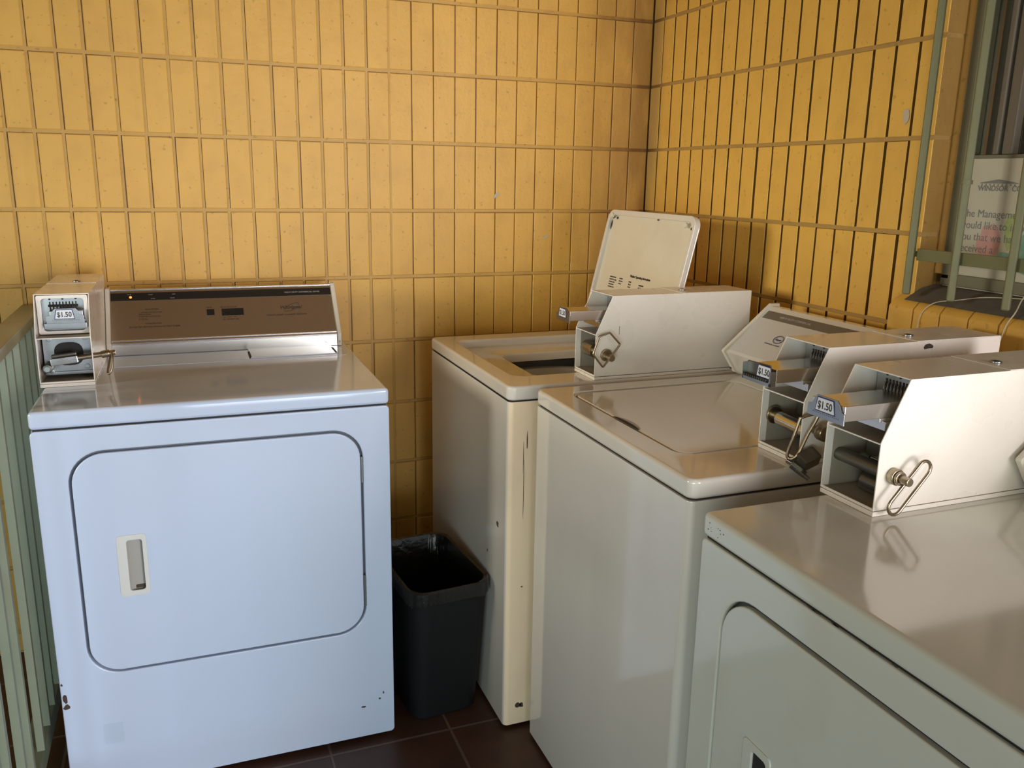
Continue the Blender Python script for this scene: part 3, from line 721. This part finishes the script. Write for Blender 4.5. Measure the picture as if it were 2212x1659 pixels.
def lid_mesh(x0, x1, yh, H, parent):
    """built flat in (x, v) and tipped back; the underside faces the front"""
    lean = math.atan2(.057, .247)
    ev = Vector((0, math.sin(lean), math.cos(lean))); base = Vector((0, yh, T+.003))
    xf = frame((0, base.y, base.z), (1, 0, 0), ev)       # local: x, v (up the lid), z' towards the front
    n = 8
    mb = MB()
    mb.prism(rrect(x0, x1, 0, H+.01, .030, n), 'z', -.006, -.001, bev=.002, xf=xf, mi=0)
    mb.ring(rrect(x0, x1, 0, H+.01, .030, n), rrect(x0+.011, x1-.011, .004, H-.006, .022, n), 'z', -.002, .012, bev=.003, seg=3, mi=0, xf=xf)
    mb.prism(rrect(x0+.009, x1-.009, .003, H-.004, .02, n), 'z', -.002, .0005, mi=1, xf=xf)
    lid = mb.obj('lid', ['enamel_warm', 'lid_inner'], parent)
    for (px, pv) in ((x0+.030, H-.008), (x1-.042, H-.016)):
        mb = MB(); mb.cyl(xf @ Vector((px, pv, .010)), xf @ Vector((px, pv, .016)), .007, 16); lab(mb.obj('bumper', 'cream', lid), 'round cream rubber bumper')
    for (px, pv, sx_, sv_) in ((x0+.045, H-.013, .006, .005), (x1-.026, H-.022, .006, .005), (x0+.020, H-.012, .005, .005), (x0+.016, H-.035, .004, .018), ((x0+x1)/2+.04, H-.008, .007, .002)):
        mb = MB(); mb.blob(xf @ Vector((px, pv, .0022)), (1, 0, 0), ev, sx_, sv_, 0, jag=.3); lab(mb.obj('rust_spot', 'rust', lid, smooth=False), 'dark rusty spot near the lid edge')
    mb = MB()
    def tx(s, size, x, v, **k): mb.text(s, size, xf @ Matrix.Translation((x, v, .0011)), 0, **k)
    VV = lambda z: (z-T-.003)/math.cos(lean)
    tx('Washer Operating Instructions', .0098, x0+.203, VV(1.1155), bold=.00035, sx=.92); mb.obj('instruction_heading', 'ink', lid, smooth=False)
    cols = ((x0+.086, ['BEFORE YOU START', 'Read all of the washing', 'instructions on the', 'machine and sort', 'the clothes by color'], 1.1035),
            (x0+.145, ['TO START', 'Add clothes', 'and soap'], 1.1035), (x0+.203, ['CYCLES', 'Normal', 'Delicate'], 1.1000), (x0+.262, ['TEMPERATURE', 'Hot  Warm', 'Cold'], 1.0965))
    for (x, lines, z) in cols:
        mb = MB()
        for k, s in enumerate(lines): tx(s, .0052 if k else .0048, x, VV(z-k*.0072), bold=.0002, sx=.88)
        mb.obj('instruction_text', 'ink', lid, smooth=False)
    mb = MB(); mb.blob(xf @ Vector((x0+.098, VV(1.062), .0012)), (1, 0, .5), ev, .005, .006, 0)
    mb.obj('printed_mark', 'ink', lid, smooth=False)
    for px in (x0+.05, x1-.05):
        mb = MB(); mb.cyl(xf @ Vector((px-.02, -.002, .003)), xf @ Vector((px+.02, -.002, .003)), .005, 12); mb.obj('hinge', 'zinc', lid)
    return lid

th = -0.011
D1 = dryer('tumble_dryer', 'white tumble dryer with brushed steel console against the back wall', (-1.8142, -0.7444, 0), th, .737, .665, 'enamel_cool', 'A',
           [(.008, .266, .006, .016), (.010, .245, .009, .008), (.0045, .300, .003, .004), (.184, .365, .003, .005), (.568, .369, .003, .007), (.588, .341, .0025, .012), (.66, .100, .008, .003), (.70, .115, .004, .003), (.71, .13, .003, .005)])
D2 = dryer('tumble_dryer', 'scuffed off-white tumble dryer nearest the camera at lower right', (-0.807, -1.628, 0), -PI/2, .737, .665, 'enamel_dull', 'B',
           [(.020, .905-.004*0, .0, .0)] and [(.13, .74, .002, .004), (.26, .813, .008, .003)])
W1 = washer('white top-loading washing machine with its lid raised, in the corner', (-0.810, -0.159, 0), -PI/2, .669, .655, 'enamel_warm', True, (.081, .566, .055, .505),
            [(.603, .545, .011, .010), (.530, .444, .004, .006)], [(.040, .065, .010, .010), (.050, .062, .007, .009), (.044, .398, .003, .003), (.043, .66, .0011, .085), (.041, .74, .0009, .05), (.050, .78, .0018, .03)])
W2 = washer('white top-loading washing machine with closed lid between open washer and near dryer', (-0.755, -0.857, 0), -PI/2, .656, .655, 'enamel_warm', False, (.068, .529, .062, .50), [], [])

# wear chips on the near dryer's rolled edge
# ------------------------------------------------------------------ coin boxes
def coin_box(label, loc, rz, ext, variant):
    t = thing('coin_box', label, 'coin box', loc, rz, 'coin boxes on top of the machines')
    w, Ld, kz, hz, ky = .112, .440, .113, .205, .042
    th_ = .0022
    side = [(0, .009), (0, kz), (ky, hz), (Ld, hz), (Ld, .009)]
    mb = MB(); mb.box(0, w, 0, Ld, 0.0002, .0078, bev=.0012, mi=0); mb.obj('base_plate', 'box_paint', t)
    mb = MB()
    mb.prism(side, 'x', 0, th_, bev=.0006); mb.prism(side, 'x', w-th_, w, bev=.0006)
    mb.box(th_*.5, w-th_*.5, ky, .236, hz-th_, hz, bev=.0006); mb.box(th_*.5, w-th_*.5, .238, Ld, hz-th_, hz+.0012, bev=.0006)
    mb.box(th_, w-th_, Ld-th_, Ld, .009, hz-.001)
    mb.box(th_, w-th_, .003, .20, .009, .0105, mi=2); mb.box(th_, w-th_, .001, .0030, .0085, .0125)
    mb.box(th_, w-th_, .0012, .0030, kz-.003, kz-.001); mb.box(th_, w-th_, .003, .11, kz-.003, kz-.0012, mi=2)
    for xa in (th_, w-th_-.0004): mb.box(xa, xa+.0004, .014, .115, .0105, kz-.003, mi=2)
    if variant == 2:
        mb.blob((w+.0001, .262, .195), (0, 1, 0), (0, 0, 1), .016, .006, 1, jag=.6); mb.blob((w+.0001, .266, .16), (0, 1, 0), (0, 0, 1), .0025, .004, 1)
    if variant == 1:
        for k in range(6): mb.box(w-.0001, w+.0002, .062, .064, .128-k*.0035, .130-k*.0035, mi=1)
    mb.obj('case', ['box_paint', 'rust', 'box_inner'], t)
    # dark rear bulkhead inside
    mb = MB(); mb.box(th_, w-th_, .090, .118, .010, hz-.003)
    if variant: mb.box(.022, .100, .062, .092, .064, .104, bev=.002)
    mb.obj('bulkhead', 'darkmetal', t, smooth=False)
    mb = MB(); mb.cyl((w*.58, .262, hz+.0008), (w*.58, .262, hz+.0042), .009, 24, bev=.001, mi=0); mb.cyl((w*.58, .262, hz+.004), (w*.58, .262, hz+.0048), .004, 16, mi=1)
    mb.obj('top_lock', ['zinc', 'black'], t)
    # coin mechanism face plate with slots
    py = .080 if variant else .052
    mb = MB(); mb.prism(rrect(.010, w-.010, .117, hz-.006, .007, 4), 'y', py, py+.003, bev=.0006, mi=0)
    if not variant: mb.ring(rrect(.004, w-.004, .114, hz-.003, .004, 4), rrect(.013, w-.012, .121, hz-.010, .008, 4), 'y', py-.012, py-.004, bev=.0006, mi=2)
    for k in range(9):
        xx = .030+k*.0066; mb.box(xx-.0013, xx+.0013, py-.0012, py+.001, .168, .186, mi=1)
    mb.box(.026, .087, py-.0009, py+.001, .1745, .180, mi=1)
    for xx in (.030, .056, .083): mb.cyl((xx, py-.0006, .1925), (xx, py+.001, .1925), .0024, 12, mi=1)
    cm = mb.obj('coin_mechanism', ['zinc', 'black', 'box_paint'], t)
    # prongs over the coin slots
    for k in range(9):
        xx = .030+k*.0066; mb = MB(); mb.tube([(xx, py+.001, .185), (xx, py-.004, .179), (xx, py-.006, .1695)], .0007, n=6); mb.obj('prong', 'darkmetal', cm)
    # slide with price plate
    mb = MB(); mb.box(.030, .098, ext+(.014 if variant == 2 else .002), py, .146, .1690, bev=.0012, mi=0); mb.box(.026, .100, max(ext+.02, .004), py, .1405, .1465, bev=.0008, mi=0)
    mb.box(.018, .104, .012 if variant else ext+.004, py, .128, .141, bev=.001, mi=0)
    sl = mb.obj('coin_slide', 'steel' if variant else 'zinc', t)
    mb = MB()
    plate = [(.024, .141), (.100, .141), (.100, .158), (.094, .160), (.091, .166), (.084, .1745), (.042, .1745), (.036, .166), (.033, .160), (.024, .158)]
    if variant == 2:
        mb.prism([(.024, .141), (.100, .141), (.100, .147), (.024, .147)], 'y', ext, ext+.0025, bev=.0004, mi=0)
        mb.prism([(.024, .147), (.092, .147), (.084, .1745), (.024, .172)], 'y', ext+.010, ext+.013, mi=2)
        for k in range(11): mb.box(.027+k*.0058, .030+k*.0058, ext+.001, ext+.010, .146, .1505, mi=2)
        mb.box(.097, .100, ext, ext+.012, .141, .166, mi=0); mb.box(.024, .026, ext, ext+.012, .141, .170, mi=0)
        ly = ext+.008; ox = .013
    else:
        mb.prism(plate, 'y', ext, ext+.0022, bev=.0004, mi=0); ly = ext; ox = 0
        for k in range(14): mb.box(.036+k*.0040, .0375+k*.0040, ext-.0002, ext+.001, .1475, .1490, mi=2)
    mb.obj('front_plate', ['zinc', 'box_paint', 'darkmetal'], sl)
    mb = MB()
    tz = lambda a, b, z0, z1, i: [(a+i, z0+i), (b-i, z0+i), (b-.004-i, z1-i), (a+.004+i, z1-i)]
    sc = 0 if variant else .003
    mb.prism([(p[0]+ox, p[1]) for p in tz(.040, .082, .1505, .1725, 0)], 'y', ly-.0006, ly, mi=1)
    mb.prism([(p[0]+ox, p[1]) for p in tz(.040, .082, .1505, .1725, .0016)], 'y', ly-.0009, ly-.0003, mi=0)
    mb.text('$1.50', .0155, frame((.0608+ox, ly-.0011, .1560), (1, 0, 0), (0, 0, 1)), 2, align='CENTER', sx=.86, bold=.0003)
    lab(mb.obj('price_label', ['label', 'navy', 'ink'], sl, smooth=False), 'white price label reading $1.50 with dark border')
    # lock pin with its pull ring
    pz, pyy = .062, .028
    if variant == 0:
        mb = MB(); mb.box(.006, w-.005, .050, .053, .018, .108, bev=.001, mi=0)
        mb.prism([(.058+.030*math.copysign(abs(math.cos(a))**.7, math.cos(a)), .066+.027*math.copysign(abs(math.sin(a))**.7, math.sin(a))) for a in [2*PI*k/24 for k in range(24)]], 'y', .0488, .0502, mi=1)
        for (xx, zz) in ((.020, .101), (.094, .102), (.020, .026), (.094, .035)): mb.cyl((xx, .046, zz), (xx, .050, zz), .0052, 14, mi=0, bev=.001)
        mb.box(.008, w-.006, .046, .052, .018, .026, bev=.001, mi=0)
        mb.obj('lock_plate', ['zinc', 'black'], t)
        mb = MB(); mb.box(.024, .080, .006, .022, .050, .066, bev=.0015, mi=0, rot=(0, -.10, 0)); mb.box(.026, .078, .010, .024, .066, .074, bev=.003, mi=1, rot=(0, -.10, 0))
        mb.cyl((.016, .012, .040), (.016, .040, .040), .010, 20, mi=1, bev=.002); mb.cyl((.016, .009, .040), (.016, .013, .040), .006, 16, mi=0)
        mb.obj('lock_block', ['chrome', 'darkmetal'], t)
        mb = MB(); mb.cyl((.076, .014, .062), (.150, .014, .070), .0062, 18, bev=.001); mb.cyl((.128, .014, .067), (.146, .014, .070), .0085, 18, bev=.002)
        mb.cyl((.146, .014, .070), (.158, .014, .071), .0060, 14, bev=.001)
        pn = mb.obj('lock_pin', 'brass', t)
        R = [(.150, .008, .074), (.153, -.004, .062), (.150, -.012, .040), (.144, -.014, .028), (.140, -.008, .030), (.144, .006, .050), (.148, .014, .066)]
        mb = MB(); mb.tube(smooth_path(R+[R[0]])[:-1], .0026, closed=True, n=10); mb.obj('pull_ring', 'brass', pn)
    else:
        mb = MB()
        if variant == 2:
            mb.cyl((.006, pyy-.004, pz), (.012, pyy-.004, pz), .017, 24, mi=0, bev=.002)
            mb.cyl((.012, pyy-.004, pz), (.030, pyy-.004, pz), .009, 20, mi=0)
            mb.cyl((.026, pyy-.006, pz-.002), (.104, pyy-.006, pz-.006), .0125, 28, mi=1, bev=.001)
            mb.cyl((w, pyy, pz), (w+.012, pyy, pz), .008, 18, mi=0); mb.cyl((w+.012, pyy, pz), (w+.030, pyy, pz), .014, 22, mi=0, bev=.003)
        elif variant == 1:
            mb.cyl((.006, pyy, pz), (.060, pyy, pz), .018, 24, mi=0, bev=.003); mb.cyl((.06, pyy, pz), (w, pyy, pz), .009, 18, mi=0)
            mb.cyl((w, pyy, pz), (w+.008, pyy, pz), .0155, 22, mi=0, bev=.003); mb.cyl((w+.008, pyy+.004, pz-.004), (w+.028, pyy+.004, pz-.004), .0085, 18, mi=0, bev=.002)
        else:
            mb.cyl((.0, pyy, pz), (w, pyy, pz), .0105, 22, mi=2); mb.cyl((.05, pyy+.012, pz-.028), (.10, pyy+.012, pz-.028), .012, 20, mi=2)
            mb.box(.045, .105, .048, .062, .045, .068, bev=.003, mi=1); mb.box(.030, .105, .045, .075, .012, .030, bev=.003, mi=2)
            mb.cyl((w, pyy, pz), (w+.012, pyy, pz), .0125, 24, mi=0, bev=.002); mb.cyl((w+.012, pyy, pz), (w+.018, pyy, pz), .0105, 24, mi=0, bev=.002); mb.cyl((w+.018, pyy, pz), (w+.034, pyy, pz), .0065, 18, mi=0, bev=.0015)
        pn = mb.obj('lock_pin', ['brass', 'chrome', 'darkmetal'], t)
        if variant == 3:
            A, B, r = Vector((0, .066, .074)), Vector((0, .020, .022)), .0125
            d = (A-B).normalized(); pxv = Vector((0, -d.z, d.y)); pts = []
            for k in range(9): a = PI*k/8; pts.append(A + pxv*r*math.cos(a) + d*r*math.sin(a))
            for k in range(9): a = PI*k/8; pts.append(B - pxv*r*math.cos(a) - d*r*math.sin(a))
            pts = [p + Vector((w+.020, 0, 0)) for p in pts]; rr = .0026
        elif variant == 1:
            P = [(.027, .120), (.056, .090), (.012, .036), (-.016, .070), (-.001, .112)]; pts = []
            for i in range(5):
                a, b_, c_ = Vector((0, *P[i-1])), Vector((0, *P[i])), Vector((0, *P[(i+1) % 5]))
                for f_ in (.16, .06): pts.append(b_.lerp(a, f_))
                pts.append(b_.lerp((a+c_)/2, .03))
                for f_ in (.06, .16): pts.append(b_.lerp(c_, f_))
            pts = [p + Vector((w+.020, 0, 0)) for p in pts]; rr = .0024
        else:
            R = [(w+.006, -.010, .088), (w+.002, -.017, .055), (w-.004, -.022, .022), (w+.000, -.018, .014), (w+.010, -.012, .024), (w+.012, .004, .060), (w+.016, .018, .092), (w+.012, .006, .094)]
            pts = smooth_path(R+[R[0]])[:-1]; rr = .0028
        mb = MB(); mb.tube(pts, rr, closed=True, n=10); mb.obj('pull_ring', 'brass', pn)
        if variant == 2:
            mb = MB(); mb.box(w+.004, w+.030, -.012, .022, .004, .030, bev=.003, mi=0, rot=(.35, .5, .2))
            mb.box(w-.010, w+.004, -.020, -.008, .004, .012, bev=.002, mi=1, rot=(.3, .3, .4)); mb.box(w+.006, w+.036, -.022, -.012, -.004, .006, bev=.002, mi=1, rot=(.2, .5, .6)); mb.box(w+.020, w+.046, -.020, -.014, -.006, .0, bev=.001, mi=1, rot=(.2, .5, .5))
            lab(mb.obj('padlock', ['darkmetal', 'zinc'], t), 'dark padlock and keys hanging off the front corner')
    return t
coin_box('coin box on left end of the steel-console dryer', (-1.816, -0.525, T), th, .020, 0)
coin_box('coin box on the lid-open washing machine, farthest along the right-hand row', (-0.587, -0.7125, T), -PI/2, -.066, 1)
coin_box('coin box on the closed-lid washing machine, middle of the right-hand row', (-0.534, -1.3925, T), -PI/2, -.066, 2)
coin_box('coin box on the scuffed near dryer, its white side facing us', (-0.586, -1.6195, T), -PI/2, -.062, 3)

# ------------------------------------------------------------------ waste bin with liner
bn = thing('waste_bin', 'black plastic waste bin on the floor between dryer and washer', 'waste bin', (-0.938, -0.585, 0), math.radians(5))
def rr3(hx, hy, r, z, n=8): return [(p[0], p[1], z) for p in rrect(-hx, hx, -hy, hy, r, n)]
mb = MB()
outs = [rr3(.088, .125, .035, 0.001), rr3(.092, .130, .038, .006), rr3(.104, .168, .045, .360), rr3(.110, .174, .048, .362), rr3(.1115, .1755, .048, .366), rr3(.111, .175, .048, .381), rr3(.107, .171, .046, .384), rr3(.102, .166, .043, .380), rr3(.100, .164, .043, .36), rr3(.088, .126, .034, .012)]
mb.loft(outs, cap0=True, cap1=True); mb.obj('bin', 'bin', bn)
mb = MB()
base = rrect(-1, 1, -1, 1, .35, 16); loops = []
prof = [(.1125, .1765, .350, .0008), (.1130, .1770, .370, .0018), (.1125, .1765, .384, .002), (.1085, .1725, .3885, .0015), (.1015, .1655, .386, .0018), (.097, .160, .36, .007), (.092, .150, .30, .011), (.084, .136, .22, .011), (.070, .11, .10, .006), (.03, .05, .06, .004)]
random.seed(3); ph = [random.uniform(0, 6.28) for _ in range(8)]
for (hx, hy, z, amp) in prof:
    r = .046*hx/.111; bl = rrect(-hx, hx, -hy, hy, max(r, .01), 16); lp = []
    for i, p in enumerate(bl):
        u = i/len(bl)*2*PI; wv = sum(math.sin(u*k+ph[j])*a for j, (k, a) in enumerate(((9, .4), (17, .35), (29, .3), (41, .2))))
        d = Vector((p[0], p[1])).normalized(); q = Vector(p) - d*amp*(.6+.5*wv) if z < .37 and hx < .105 else Vector(p) + d*amp*.5*(wv)
        lp.append((q.x, q.y, z + (.006*wv if (z <= .372 and hx > .111) else 0)))
    loops.append(lp)
mb.loft(loops, cap0=False, cap1=True)
bl_ = mb.obj('bin_liner', 'bag', loc=(-0.938, -0.585, 0), rot=(0, 0, math.radians(5)))
tag(bl_, 'wrinkled black plastic liner bag inside the waste bin', 'bin liner')
